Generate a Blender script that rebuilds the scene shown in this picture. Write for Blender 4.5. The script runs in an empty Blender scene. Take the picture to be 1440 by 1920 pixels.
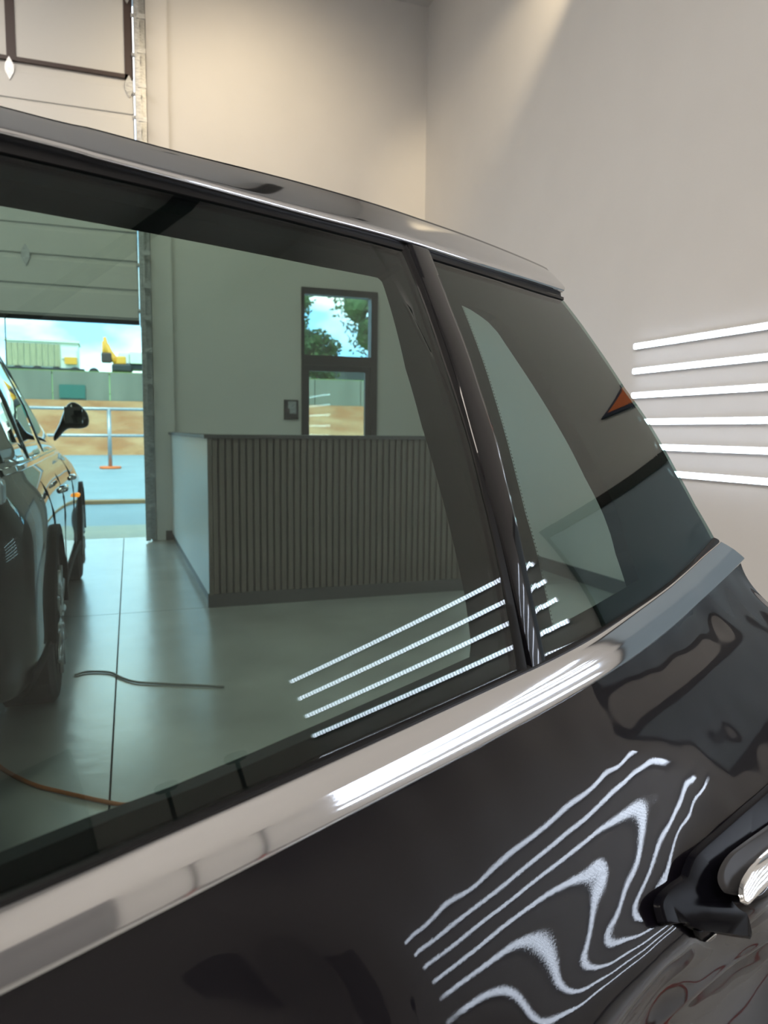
import bpy, bmesh, math, random
import numpy as np
from mathutils import Vector, Matrix
random.seed(4)
SC = bpy.context.scene; COL = SC.collection
# ------------------------------------------------------------------ camera
FPX = 1410.0
def cam_basis():
    vy = np.array([208-720, -(803-960), -FPX]); vy /= np.linalg.norm(vy)
    h2 = np.array([2208-720, -(803+.0098*2000-960), -FPX])
    up = np.cross(h2, vy); up /= np.linalg.norm(up)
    if up[1] < 0: up = -up
    return np.stack([np.cross(vy, up), vy, up])
RC = cam_basis(); CAM = np.array([0, 0, 1.30])
cd = bpy.data.cameras.new('camera'); co = bpy.data.objects.new('camera', cd); COL.objects.link(co)
cd.sensor_fit = 'VERTICAL'; cd.sensor_height = 36; cd.lens = FPX/1920*36
cd.clip_start = .02; cd.clip_end = 500
cd.dof.use_dof = True; cd.dof.focus_distance = 1.05; cd.dof.aperture_fstop = 9.0
M4 = Matrix([list(RC[0])+[CAM[0]], list(RC[1])+[CAM[1]], list(RC[2])+[CAM[2]], [0, 0, 0, 1]])
co.matrix_world = M4
SC.camera = co
# ------------------------------------------------------------------ view
vs = SC.view_settings; vs.view_transform = 'Standard'; vs.look = 'None'; vs.gamma = 1; vs.use_curve_mapping = False
vs.exposure = 0.0
# ------------------------------------------------------------------ sky
W = bpy.data.worlds.new('sky'); SC.world = W; W.use_nodes = True
nt = W.node_tree; nt.nodes.clear()
wo = nt.nodes.new('ShaderNodeOutputWorld'); bg = nt.nodes.new('ShaderNodeBackground'); bg.inputs[1].default_value = 6.4
tc = nt.nodes.new('ShaderNodeTexCoord'); mp = nt.nodes.new('ShaderNodeMapping'); mp.inputs['Scale'].default_value = (1, 1, 2.2)
nz = nt.nodes.new('ShaderNodeTexNoise'); nz.inputs['Scale'].default_value = 5; nz.inputs['Detail'].default_value = 5
rp = nt.nodes.new('ShaderNodeValToRGB'); rp.color_ramp.elements[0].position = .42; rp.color_ramp.elements[1].position = .62
rp.color_ramp.elements[0].color = (.30, .62, 1.0, 1); rp.color_ramp.elements[1].color = (1.0, 1.0, .98, 1)
L = nt.links
L.new(tc.outputs['Generated'], mp.inputs[0]); L.new(mp.outputs[0], nz.inputs[0]); L.new(nz.outputs[0], rp.inputs[0])
L.new(rp.outputs[0], bg.inputs[0]); L.new(bg.outputs[0], wo.inputs[0])
sn = bpy.data.lights.new('sun', 'SUN'); sn.energy = 6.0; sn.angle = .05; sn.color = (1, .95, .86)
so = bpy.data.objects.new('sun', sn); COL.objects.link(so); so.rotation_euler = (math.radians(38), math.radians(-20), 0)

# ------------------------------------------------------------------ materials
def mat(name, col, rough=.5, metal=0., coat=0., coat_r=.02, spec=.5, var=None, bump=None, emit=None, cior=1.5):
    m = bpy.data.materials.new(name); m.use_nodes = True; n = m.node_tree.nodes; l = m.node_tree.links
    p = n['Principled BSDF']; p.inputs['Base Color'].default_value = (*col, 1); p.inputs['Roughness'].default_value = rough
    p.inputs['Metallic'].default_value = metal; p.inputs['Coat Weight'].default_value = coat; p.inputs['Coat Roughness'].default_value = coat_r
    p.inputs['Specular IOR Level'].default_value = spec; p.inputs['Coat IOR'].default_value = cior
    t = n.new('ShaderNodeTexCoord')
    if var:      # (scale, second colour, (sx,sy,sz), lo, hi)
        mp = n.new('ShaderNodeMapping'); mp.inputs['Scale'].default_value = var[2]; z = n.new('ShaderNodeTexNoise'); z.inputs['Scale'].default_value = var[0]; z.inputs['Detail'].default_value = 6
        r = n.new('ShaderNodeValToRGB'); r.color_ramp.elements[0].position = var[3]; r.color_ramp.elements[1].position = var[4]
        r.color_ramp.elements[0].color = (*col, 1); r.color_ramp.elements[1].color = (*var[1], 1)
        l.new(t.outputs['Object'], mp.inputs[0]); l.new(mp.outputs[0], z.inputs[0]); l.new(z.outputs[0], r.inputs[0]); l.new(r.outputs[0], p.inputs['Base Color'])
    if bump:     # (scale, strength, distance)
        z2 = n.new('ShaderNodeTexNoise'); z2.inputs['Scale'].default_value = bump[0]; z2.inputs['Detail'].default_value = 2
        b = n.new('ShaderNodeBump'); b.inputs['Strength'].default_value = bump[1]; b.inputs['Distance'].default_value = bump[2]
        l.new(t.outputs['Object'], z2.inputs[0]); l.new(z2.outputs[0], b.inputs['Height']); l.new(b.outputs[0], p.inputs['Normal'])
        if coat: l.new(b.outputs[0], p.inputs['Coat Normal'])
    if emit: p.inputs['Emission Color'].default_value = (*emit[0], 1); p.inputs['Emission Strength'].default_value = emit[1]
    return m
def glass_mat(name, tint, ior=1.52, rough=0.):
    m = bpy.data.materials.new(name); m.use_nodes = True; n = m.node_tree.nodes; l = m.node_tree.links; n.clear()
    o = n.new('ShaderNodeOutputMaterial'); mx = n.new('ShaderNodeMixShader'); tr = n.new('ShaderNodeBsdfTransparent'); gl = n.new('ShaderNodeBsdfGlossy')
    fr = n.new('ShaderNodeFresnel'); ge = n.new('ShaderNodeNewGeometry'); mr = n.new('ShaderNodeMapRange')
    mr.inputs['To Min'].default_value = ior; mr.inputs['To Max'].default_value = 1/ior
    tr.inputs[0].default_value = (*tint, 1); gl.inputs['Roughness'].default_value = rough
    l.new(ge.outputs['Backfacing'], mr.inputs[0]); l.new(mr.outputs[0], fr.inputs[0])
    l.new(fr.outputs[0], mx.inputs[0]); l.new(tr.outputs[0], mx.inputs[1]); l.new(gl.outputs[0], mx.inputs[2]); l.new(mx.outputs[0], o.inputs[0])
    return m
def led_mat():
    m = bpy.data.materials.new('led_diffuser'); m.use_nodes = True; n = m.node_tree.nodes; l = m.node_tree.links; p = n['Principled BSDF']
    p.inputs['Base Color'].default_value = (.9, .9, .92, 1)
    t = n.new('ShaderNodeTexCoord'); w = n.new('ShaderNodeTexWave'); w.bands_direction = 'Y'; w.inputs['Scale'].default_value = 14.5; w.inputs['Distortion'].default_value = 0
    r = n.new('ShaderNodeMapRange'); r.inputs['To Min'].default_value = 5.; r.inputs['To Max'].default_value = 24.
    l.new(t.outputs['Object'], w.inputs[0]); l.new(w.outputs['Fac'], r.inputs[0]); l.new(r.outputs[0], p.inputs['Emission Strength'])
    p.inputs['Emission Color'].default_value = (.74, .84, 1.0, 1)
    return m
PAINT = mat('black_paint', (.004, .0035, .006), .35, coat=1., coat_r=.0, bump=(650, .10, .00005), spec=.05, cior=1.35)
PAINT2 = mat('charcoal_paint', (.008, .0075, .008), .3, coat=1., coat_r=.02, spec=.1, cior=1.42)
CHROME = mat('satin_chrome', (.68, .69, .71), .055, 1.)
CHROME2 = mat('bright_chrome', (.85, .85, .85), .06, 1.)
GBLACK = mat('gloss_black', (.005, .005, .007), .2, coat=1., coat_r=.01, spec=.05, cior=1.28)
HBLACK = mat('handle_black', (.003, .003, .005), .2, spec=.06)
POCKET_SHEEN = mat('pocket_sheen_grey', (.035, .035, .038), .3, spec=.1)
RUBBER = mat('rubber', (.006, .006, .007), .5, spec=.25)
TRIM = mat('black_trim', (.006, .006, .0065), .7, spec=.2)
FRIT = mat('ceramic_frit', (.006, .006, .007), .5, spec=.1)
CARGLASS = glass_mat('tinted_glass', (.53, .64, .605), 1.45)
CARGLASS2 = mat('dark_car_glass', (.01, .012, .013), .02, coat=1, coat_r=0)
WINGLASS = glass_mat('window_glass', (.93, .96, .95), 1.55)
WALL = mat('painted_wall', (.62, .61, .60), .55, var=(2, (.60, .59, .58), (1, 1, 1), .3, .7), bump=(60, .08, .002))
CEIL = mat('painted_ceiling', (.55, .54, .53), .7)
DARK = mat('dark_metal', (.02, .02, .022), .4)
BROWN = mat('brown_frame', (.045, .025, .022), .5)
PANEL = mat('door_panel', (.62, .61, .58), .45)
GALV = mat('galvanised', (.45, .46, .47), .4, .8, var=(20, (.30, .31, .32), (1, 1, 4), .4, .6))
CONC = mat('polished_concrete', (.44, .435, .42), .32, coat=1., coat_r=.20, var=(1.7, (.27, .27, .26), (1, 1, 1), .30, .72), bump=(9, .12, .01))
BASEB = mat('baseboard_paint', (.06, .06, .062), .5)
SLAT = mat('slat_wood', (.165, .140, .12), .55, var=(18, (.12, .10, .085), (1, 1, .12), .35, .65))
FELT = mat('slat_backing', (.045, .040, .036), .8)
WHITEP = mat('white_panel', (.58, .57, .55), .35)
LED = led_mat()
TYRE = mat('tyre', (.015, .015, .016), .7)
ALLOY = mat('alloy', (.35, .36, .37), .25, .9)
ASPH = mat('asphalt', (.15, .23, .26), .5, var=(.6, (.20, .29, .32), (1, 1, 1), .35, .7))
DIRT = mat('red_dirt', (.32, .13, .045), .9, var=(.55, (.42, .24, .11), (1, 1, 2.5), .35, .65), bump=(1.5, .6, .3))
APRON = mat('concrete_apron', (.42, .39, .29), .7, var=(3, (.37, .36, .28), (1, 1, 1), .4, .6))
RETW = mat('retaining_concrete', (.20, .21, .16), .8, var=(.8, (.15, .16, .12), (1, 1, .2), .35, .65))
GRASS = mat('grass', (.16, .30, .05), .9, var=(2, (.30, .36, .10), (1, 1, 1), .4, .6))
LEAF = mat('leaves', (.045, .10, .03), .8, var=(3, (.08, .15, .05), (1, 1, 1), .4, .6))
BARK = mat('bark', (.10, .07, .05), .9)
YELLOW = mat('excavator_yellow', (.75, .36, .04), .5)
BOXW = mat('trailer_white', (.70, .72, .68), .5)
BOXT = mat('trailer_tan', (.42, .38, .24), .6, var=(4, (.30, .28, .18), (6, 6, .3), .4, .6))
ORANGE = mat('orange_plastic', (.75, .16, .03), .5)
REDC = mat('red_hose', (.30, .02, .012), .4)
BLUEG = mat('dark_glass', (.27, .35, .42), .03, coat=1, coat_r=0)
AMBER = mat('amber_lens', (.8, .25, .02), .2, emit=((1, .28, .02), 3.0))
ADDED_LAMP = mat('added_lamp_diffuser', (.9, .9, .9), .5, emit=((1, .86, .66), 7.0))

# ------------------------------------------------------------------ object helpers
def link(name, me, m, parent=None, smooth=False):
    if smooth:
        for p in me.polygons: p.use_smooth = True
    if m and not me.materials: me.materials.append(m)
    o = bpy.data.objects.new(name, me); COL.objects.link(o)
    if parent: o.parent = parent
    return o
def tag(o, label, cat, group=None):
    o['label'] = label; o['category'] = cat
    if group: o['group'] = group
    return o
def struct(o): o['kind'] = 'structure'; return o
def empty(name, loc=(0, 0, 0)):
    o = bpy.data.objects.new(name, None); COL.objects.link(o); o.location = loc; o.empty_display_size = .1; return o
def box(bm, x0, x1, y0, y1, z0, z1, bev=0.):
    v = [bm.verts.new((x, y, z)) for x in (x0, x1) for y in (y0, y1) for z in (z0, z1)]
    f = [(0, 1, 3, 2), (4, 6, 7, 5), (0, 4, 5, 1), (2, 3, 7, 6), (0, 2, 6, 4), (1, 5, 7, 3)]
    fs = [bm.faces.new([v[i] for i in q]) for q in f]
    if bev:
        es = list({e for q in fs for e in q.edges})
        bmesh.ops.bevel(bm, geom=es, offset=bev, segments=2, affect='EDGES', profile=.6)
def bobj(name, boxes, m, parent=None, bev=0.):
    bm = bmesh.new()
    off = parent.matrix_world.translation if False else Vector((0, 0, 0))
    for b in boxes: box(bm, *b, bev=bev)
    bmesh.ops.recalc_face_normals(bm, faces=bm.faces[:])
    me = bpy.data.meshes.new(name); bm.to_mesh(me); bm.free()
    o = link(name, me, m, parent)
    if parent and parent.type == 'EMPTY': o.matrix_parent_inverse = Matrix.Translation(-parent.location)
    return o
def mobj(name, verts, faces, m, parent=None, smooth=False, recalc=True):
    me = bpy.data.meshes.new(name); me.from_pydata([tuple(map(float, v)) for v in verts], [], faces); me.update()
    if recalc:
        bm = bmesh.new(); bm.from_mesh(me); bmesh.ops.remove_doubles(bm, verts=bm.verts[:], dist=1e-6); bmesh.ops.recalc_face_normals(bm, faces=bm.faces[:]); bm.to_mesh(me); bm.free()
    o = link(name, me, m, parent, smooth)
    if parent and parent.type == 'EMPTY': o.matrix_parent_inverse = Matrix.Translation(-parent.location)
    return o
def tube(name, pts, r, m, parent=None, n=8, smooth=True):
    pts = [Vector(p) for p in pts]; V = []; F = []
    for i, p in enumerate(pts):
        d = (pts[min(i+1, len(pts)-1)]-pts[max(i-1, 0)]).normalized()
        a = d.cross(Vector((0, 0, 1))) if abs(d.z) < .95 else d.cross(Vector((1, 0, 0)))
        a.normalize(); b = d.cross(a); rr = r[i] if isinstance(r, (list, tuple)) else r
        for k in range(n): V.append(p+rr*(math.cos(2*math.pi*k/n)*a+math.sin(2*math.pi*k/n)*b))
    for i in range(len(pts)-1):
        for k in range(n): F.append((i*n+k, i*n+(k+1) % n, (i+1)*n+(k+1) % n, (i+1)*n+k))
    F.append(tuple(range(n))); F.append(tuple((len(pts)-1)*n+k for k in range(n)))
    return mobj(name, V, F, m, parent, smooth)
def smooth_path(P, n=8):
    P = [np.array(p, float) for p in P]; P = [2*P[0]-P[1]]+P+[2*P[-1]-P[-2]]; o = []
    for i in range(1, len(P)-2):
        for k in range(n):
            t = k/n; o.append(.5*((2*P[i])+(-P[i-1]+P[i+1])*t+(2*P[i-1]-5*P[i]+4*P[i+1]-P[i+2])*t*t+(-P[i-1]+3*P[i]-3*P[i+1]+P[i+2])*t**3))
    o.append(P[-2]); return o
def ray(px, py):
    v = np.array([px-720, -(py-960), -FPX], float); v /= np.linalg.norm(v); return RC@v
def on_plane(px, py, axis, val):
    d = ray(px, py); t = (val-CAM[axis])/d[axis]; return CAM+d*t

# ------------------------------------------------------------------ room
XR, YB, XL, YF, ZC = 3.837, 9.17, -7.0, -5.0, 6.52
OX0, OX1, OZ = -4.6, .43, 6.0            # overhead door opening
DX0, DX1, DZ = 2.22, 3.20, 3.03          # glazed door opening
T = .25
struct(bobj('wall_back', [(XL-T, OX0, YB, YB+T, 0, ZC), (OX1, DX0, YB, YB+T, 0, ZC), (DX1, XR+T, YB, YB+T, 0, ZC), (OX0, OX1, YB, YB+T, OZ, ZC), (DX0, DX1, YB, YB+T, DZ, ZC)], WALL))
struct(bobj('wall_right', [(XR, XR+T, YF-T, YB, 0, ZC)], WALL))
struct(bobj('wall_left', [(XL-T, XL, YF-T, YB, 0, ZC)], WALL))
struct(bobj('wall_front', [(XL, XR, YF-T, YF, 0, ZC)], WALL))
struct(bobj('ceiling', [(XL-T, XR+T, YF-T, YB+T, ZC, ZC+.2)], CEIL))
fl = struct(bobj('floor', [(XL-T, XR+T, YF-T, YB+T, -.2, -.018)], FELT))
JX = lambda i, y: (XL-T, -3.0, .10+.0225*(y-8.91), XR+T)[i]
ys = [YF-T, -2.4, 1.6, 5.52, YB+T]
for i in range(3):
    for j in range(4):
        a, b = ys[j]+.004, ys[j+1]-.004; q = [(JX(i, a)+.004, a), (JX(i+1, a)-.004, a), (JX(i+1, b)-.004, b), (JX(i, b)+.004, b)]
        mobj('concrete_slab', [(x, y, z) for z in (-.019, 0) for x, y in q], [(0, 1, 2, 3), (4, 5, 6, 7), (0, 1, 5, 4), (1, 2, 6, 5), (2, 3, 7, 6), (3, 0, 4, 7)], CONC, fl)
struct(bobj('trim_1', [(.47, .70, YB-.07, YB, 0, ZC)], WALL, bev=.006))          # pilaster beside the opening
bobj('base_block', [(.575, .70, YB-.085, YB-.068, .0, .11)], BASEB, bpy.data.objects['trim_1'])
struct(bobj('baseboard_right', [(XR-.018, XR, 2.42, YB, 0, .12), (XR-.018, XR, YF, .90, 0, .12)], BASEB))
struct(bobj('baseboard_back', [(.72, DX0, YB-.018, YB, 0, .12)], BASEB))
struct(bobj('trim_2', [(2.46, 2.60, -3.0, 5.8, ZC-.26, ZC-.12), (2.5, 2.56, -2.9, -2.84, ZC-.12, ZC), (2.5, 2.56, 5.6, 5.66, ZC-.12, ZC)], DARK))

# overhead door, raised half way up in its tracks
d1 = struct(empty('door_1', (-2.1, 9.0, 2.5)))
zs = [2.50, 3.12, 3.74, 4.36, 4.98]
for a, b in zip(zs[:-1], zs[1:]):
    h = (b-a-.012)/4
    sec = bobj('door_section', [(OX0-.05, .335, 9.03, 9.07, a, b+.0005)], PANEL, d1)
    bobj('rib', [(OX0-.04, .33, 9.012, 9.031, a+.022+k*(b-a)/2, a+(k+1)*(b-a)/2-.03) for k in range(2)], PANEL, sec, bev=.006)
bobj('bottom_seal', [(OX0-.05, .335, 9.02, 9.08, 2.455, 2.50)], RUBBER, d1)
xw = [.335-1.19*k for k in range(5)]
ws = bobj('window_section', [(OX0-.05, .335, 9.06, 9.07, 4.98, 5.06), (OX0-.05, .335, 9.06, 9.07, 5.90, 6.05)], PANEL, d1)
for k in range(4):
    x1, x0 = xw[k]-.0, xw[k+1]
    bobj('frame', [(x0-.05, x0+.04, 9.02, 9.06, 5.06, 5.9), (x0+.04, x1-.05, 9.02, 9.06, 5.06, 5.10), (x0+.04, x1-.05, 9.02, 9.06, 5.86, 5.90)]+([(x1-.09, x1, 9.02, 9.06, 5.06, 5.9)] if k == 0 else []), BROWN, ws)
    bobj('infill_panel', [(x0+.04, x1-.05-(.04 if k == 0 else 0), 9.035, 9.05, 5.10, 5.86)], PANEL, ws)
def hinge(x, z):
    V = [(x, 8.995, z+.115), (x+.042, 8.995, z+.035), (x+.042, 8.995, z-.035), (x, 8.995, z-.115), (x-.042, 8.995, z-.035), (x-.042, 8.995, z+.035)]
    V += [(a, 9.012, c) for a, b, c in V]
    mobj('hinge', V, [tuple(range(6)), tuple(range(11, 5, -1))]+[(i, (i+1) % 6, 6+(i+1) % 6, 6+i) for i in range(6)], GALV, d1)
for x in (.285, -.88, -2.07):
    for z in (4.97, 5.92): hinge(x, z)
for z in zs[1:-1]:
    for x in (-.80, -2.0, -3.2): hinge(x, z)
tr = bobj('track', [(.37, .40, 8.94, 9.10, .02, 6.3), (.40, .43, 9.08, 9.10, .02, 6.3), (.345, .37, 8.94, 8.96, .02, 6.3)], GALV, d1, bev=.003)
bobj('track', [(.345, .465, 9.10, 9.17, 2.45, 6.3), (.42, .465, 9.10, 9.17, .0, 2.45)], GALV, d1)
for k in range(17):
    bobj('track_bracket', [(.375, .46, 8.93, 8.94, .4+k*.35, .45+k*.35)], GALV, tr)
for z in [2.6, 3.1, 3.7, 4.3, 4.66, 4.9, 5.3, 5.7]:
    tube('roller', [(.32, 9.0, z), (.375, 9.0, z)], .022, WHITEP, d1)
tube('lift_cable', [(-1.02, 8.99, 2.5), (-1.04, 8.99, .3)], .006, DARK, d1)

# glazed personnel door with a transom light
d2 = struct(empty('door_2', (2.71, YB, 0)))
bobj('door_frame', [(DX0, DX0+.035, YB-.03, YB+.1, 0, DZ), (DX1-.085, DX1, YB-.03, YB+.1, 0, DZ), (DX0+.035, DX1-.085, YB-.03, YB+.1, DZ-.08, DZ), (DX0+.035, DX1-.085, YB-.03, YB+.1, 2.10, 2.22)], DARK, d2)
lf = bobj('door_leaf', [(DX0+.036, DX0+.10, YB+.0, YB+.05, .01, 2.10), (DX1-.15, DX1-.086, YB, YB+.05, .01, 2.10), (DX0+.10, DX1-.15, YB, YB+.05, .01, .28), (DX0+.10, DX1-.15, YB, YB+.05, 2.03, 2.10)], DARK, d2)
bobj('pane', [(DX0+.10, DX1-.15, YB+.02, YB+.026, .28, 2.03)], WINGLASS, lf)
tube('push_bar', [(DX0+.12, YB-.05, 1.02), (DX1-.17, YB-.05, 1.02)], .015, CHROME, lf)
bobj('transom_pane', [(DX0+.035, DX1-.085, YB+.02, YB+.026, 2.22, DZ-.08)], WINGLASS, d2)

# dark glazed doorway in the right wall (seen mirrored in the paint)
d3 = struct(empty('door_3', (XR, 1.65, 0)))
bobj('door_frame', [(XR-.035, XR, .90, 2.42, 1.90, 1.99), (XR-.035, XR, .90, .93, 0, 1.90), (XR-.035, XR, 2.36, 2.42, 0, 1.90)], DARK, d3)
bobj('glass_panel', [(XR-.02, XR-.004, .93, 2.36, .0, 1.90)], BLUEG, d3)
struct(bobj('dark_reflection_panel', [(XR-.03, XR-.001, -4.9, -3.06, 0, 2.15)], mat('dark_reflection', (.24, .24, .25), .4)))  # unseen dark panel added so the window's left end reflects darker

# reception desk
dk = tag(empty('reception_desk', (1.68, 5.5, 0)), 'waist-high reception counter with vertical wooden slats on its front and a pale end', 'counter')
bobj('end_panel', [(.645, .70, 5.53, 9.05, .09, 1.235)], WHITEP, dk)
bobj('carcass', [(.70, 2.72, 5.53, 5.62, .09, 1.235)], FELT, dk)
bobj('countertop', [(.62, 2.74, 5.49, 5.90, 1.235, 1.262), (.62, .74, 5.9, 9.05, 1.235, 1.262)], BASEB, dk)
bobj('kick_board', [(.635, 2.72, 5.505, 5.54, 0, .10), (.66, .70, 5.54, 9.05, 0, .09)], BASEB, dk)
bobj('corner_trim', [(.645, .672, 5.50, 5.53, .09, 1.235)], SLAT, dk)
sl0 = bobj('slat', [(.678, .713, 5.508, 5.53, .10, 1.235)], SLAT, dk, bev=.004)
for k in range(1, 41):
    s_ = sl0.copy(); COL.objects.link(s_); s_.location = (.0505*k, 0, 0)
# switch plate / small picture beside the door
pl = tag(empty('wall_plate', (2.09, YB-.01, 1.55)), 'small black plate with a pale picture on the wall left of the glazed door', 'sign')
bobj('backing', [(2.00, 2.18, YB-.02, YB, 1.43, 1.67)], DARK, pl, bev=.004)
bobj('print', [(2.05, 2.15, YB-.023, YB-.0205, 1.56, 1.65), (2.07, 2.15, YB-.023, YB-.0205, 1.50, 1.56)], GALV, pl)
# pennant shaped sign above dark doorway
sg = tag(empty('wall_sign', (XR-.02, 2.3, 2.55)), 'orange pennant sign with a dark edge high on the right wall', 'sign')
def prism_x(name, P, x0, x1, m, parent):
    n = len(P); V = [(x0, y, z) for y, z in P]+[(x1, y, z) for y, z in P]
    return mobj(name, V, [tuple(range(n)), tuple(range(2*n-1, n-1, -1))]+[(i, (i+1) % n, n+(i+1) % n, n+i) for i in range(n)], m, parent)
prism_x('border', [(2.05, 2.50), (2.75, 2.30), (2.80, 2.62)], XR-.03, XR, mat('navy', (.01, .012, .05), .5), sg)
prism_x('face', [(2.15, 2.50), (2.70, 2.35), (2.74, 2.58)], XR-.035, XR-.031, ORANGE, sg)

# LED tubes: two banks of six on the right wall
ZT = [1.966, 1.777, 1.592, 1.389, 1.200, 1.010]
NM = ['topmost', 'second from the top', 'third from the top', 'third from the bottom', 'second from the bottom', 'lowest']
def led(y0, y1, z, lab, grp):
    t = tag(empty('tube_light', (XR-.03, (y0+y1)/2, z)), lab, 'light', grp)
    V = []; F = []; ys_ = [y0+.012]+[y0+(y1-y0)*k/6 for k in range(1, 6)]+[y1-.012]; n = 11
    for y in ys_:
        for k in range(n): a = math.pi*k/(n-1); V.append((XR-.020-.012*math.sin(a), y, z-.0185*math.cos(a)))
        V += [(XR-.016, y, z+.0185), (XR-.016, y, z-.0185)]
    m_ = n+2
    for i in range(len(ys_)-1):
        for k in range(m_): F.append((i*m_+k, i*m_+(k+1) % m_, (i+1)*m_+(k+1) % m_, (i+1)*m_+k))
    F += [tuple(range(m_)), tuple((len(ys_)-1)*m_+k for k in range(m_))]
    mobj('diffuser', V, F, LED, t)
    bobj('channel', [(XR-.016, XR, y0, y1, z-.02, z+.02), (XR-.0215, XR-.016, y0, y1, z+.0188, z+.021), (XR-.0215, XR-.016, y0, y1, z-.021, z-.0188)], WHITEP, t)
    for e in (y0, y1): bobj('end_cap', [(XR-.030, XR-.0, e-.004, e+.006, z-.02, z+.02)], WHITEP, t, bev=.002)
for k, z in enumerate(ZT):
    led(2.75, 4.905, z, 'white glowing wall tube in the right-hand bank, '+NM[k], 'wall tubes of the far bank')
    led(-1.19, .73, z-.183, 'white wall tube mirrored in the door, '+NM[k]+' of the near bank', 'wall tubes of the near bank')

# ------------------------------------------------------------------ lamps of the room: added fill panels, then the wall spots
def added_ceiling_lamp(x, y, w, l, e, lab):  # unseen panel added as fill light for the room
    t = tag(empty('added_ceiling_light', (x, y, ZC-.06)), lab, 'light', 'added ceiling light panels')
    bobj('housing', [(x-w/2-.02, x+w/2+.02, y-l/2-.02, y+l/2+.02, ZC-.05, ZC-.001)], WHITEP, t)
    bobj('diffuser', [(x-w/2, x+w/2, y-l/2, y+l/2, ZC-.056, ZC-.051)], ADDED_LAMP, t)
    a = bpy.data.lights.new('added_ceiling_area', 'AREA'); a.shape = 'RECTANGLE'; a.size = w; a.size_y = l; a.energy = e; a.color = (1, .92, .84)
    o = bpy.data.objects.new('added_ceiling_area', a); COL.objects.link(o); o.parent = t; o.location = (0, 0, -.01)
for x, y, lab in ((-1.6, -2.5, 'added warm ceiling fill panel above the front of the middle bay'), (-1.6, 1.5, 'added warm ceiling fill panel above the open car door'), (-1.6, 5.5, 'added warm ceiling fill panel above the parked black vehicle'), (-5, 0, 'added warm ceiling fill panel in the far left row, front'), (-5, 5, 'added warm ceiling fill panel in the far left row, near the overhead door')):
    added_ceiling_lamp(x, y, .6, 2.4, 106, lab)
added_ceiling_lamp(.4, -3.4, .6, 2.0, 80, 'added warm ceiling fill panel brightening the front of the right wall')  # added to brighten the dim front stretch of the right wall
def spot(x, y, z, tx, ty, tz, e, ang, blend, lab):
    t = tag(empty('spot_lamp', (x, y, z)), lab, 'light')
    d = (Vector((tx, ty, tz))-Vector((x, y, z))).normalized()
    tube('can', [Vector((x, y, z))-d*.18, Vector((x, y, z))-d*.02], .06, DARK, t, 12)
    tube('stem', [Vector((x, y, z))-d*.15, (x-d.x*.15, y-d.y*.15, ZC)], .012, DARK, t, 6)
    s = bpy.data.lights.new('spot_bulb', 'SPOT'); s.energy = e; s.spot_size = ang; s.spot_blend = blend; s.color = (1, .80, .52); s.shadow_soft_size = .05
    o = bpy.data.objects.new('spot_bulb', s); COL.objects.link(o); o.parent = t; o.rotation_euler = d.to_track_quat('-Z', 'Y').to_euler()
spot(3.40, 4.9, 5.75, 3.837, 7.15, 4.88, 300, .60, .95, 'black spot lamp hung under the ceiling and aimed at the right wall')
spot(1.2, 6.6, 6.0, 1.6, 9.17, 4.3, 250, 1.75, 1., 'black spot lamp hung under the ceiling and aimed at the back wall')

# ------------------------------------------------------------------ the open car door
AZ = math.radians(62); TI = math.radians(19.19); K1, K2 = .843, -.098
N0 = np.array([math.cos(AZ)*math.cos(TI), -math.sin(AZ)*math.cos(TI), math.sin(TI)])
DD = np.array([math.sin(AZ), math.cos(AZ), 0.]); UU = np.cross(N0, DD); UU = UU if UU[2] > 0 else -UU
P0 = CAM+.65*ray(750, 1150)
def S(u, s, off=0.): return P0+u*DD+s*UU+(off-K1*s*s/2+K2*u*u/2)*N0
def us(px, py, off=0.):
    d = ray(px, py); a, b, c = d@DD, d@UU, d@N0; q = CAM-P0; A, B, Cc = q@DD, q@UU, q@N0; t = (-Cc+off)/c
    for _ in range(30):
        u = A+t*a; s = B+t*b; t -= (Cc+t*c-(off-K1*s*s/2+K2*u*u/2))/(c+K1*s*b-K2*u*a)
    return np.array([A+t*a, B+t*b])
def usl(L, off=0.): return [us(x, y, off) for x, y in L]
def resample(P, n):
    P = [np.array(p, float) for p in P]; d = [0]
    for a, b in zip(P[:-1], P[1:]): d.append(d[-1]+np.linalg.norm(b-a))
    d = np.array(d); t = np.linspace(0, d[-1], n); P = np.array(P)
    return np.stack([np.interp(t, d, P[:, k]) for k in range(P.shape[1])], 1)
def curve(P, n=90): return resample(smooth_path(P, 10), n)
car = tag(empty('car', (-.9, .2, 0)), 'glossy black foreground car with opened door, tinted panes and wide chrome belt moulding', 'car')
def ribbon(name, A, B, prof, m, n=90, back=-.008, parent=None, raw=False):
    """solid strip between edge curves A and B (u,s); prof = (t, offset) front points"""
    A = np.array(A) if raw else curve(A, n); B = np.array(B) if raw else curve(B, n); n = len(A)
    P = list(prof)+[(prof[-1][0], back), (prof[0][0], back)]; k = len(P); V = []; F = []
    for a, b in zip(A, B):
        for t, o in P: q = a+(b-a)*t; V.append(S(q[0], q[1], o))
    for i in range(n-1):
        for j in range(k): F.append((i*k+j, i*k+(j+1) % k, (i+1)*k+(j+1) % k, (i+1)*k+j))
    F.append(tuple(range(k))); F.append(tuple((n-1)*k+j for j in range(k)))
    o = mobj(name, V, F, m, parent or car, True)
    mod = o.modifiers.new('edges', 'EDGE_SPLIT'); mod.split_angle = math.radians(38)
    return o
def sprof(P, n=5): return [tuple(p) for p in smooth_path(P, n)]
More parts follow.
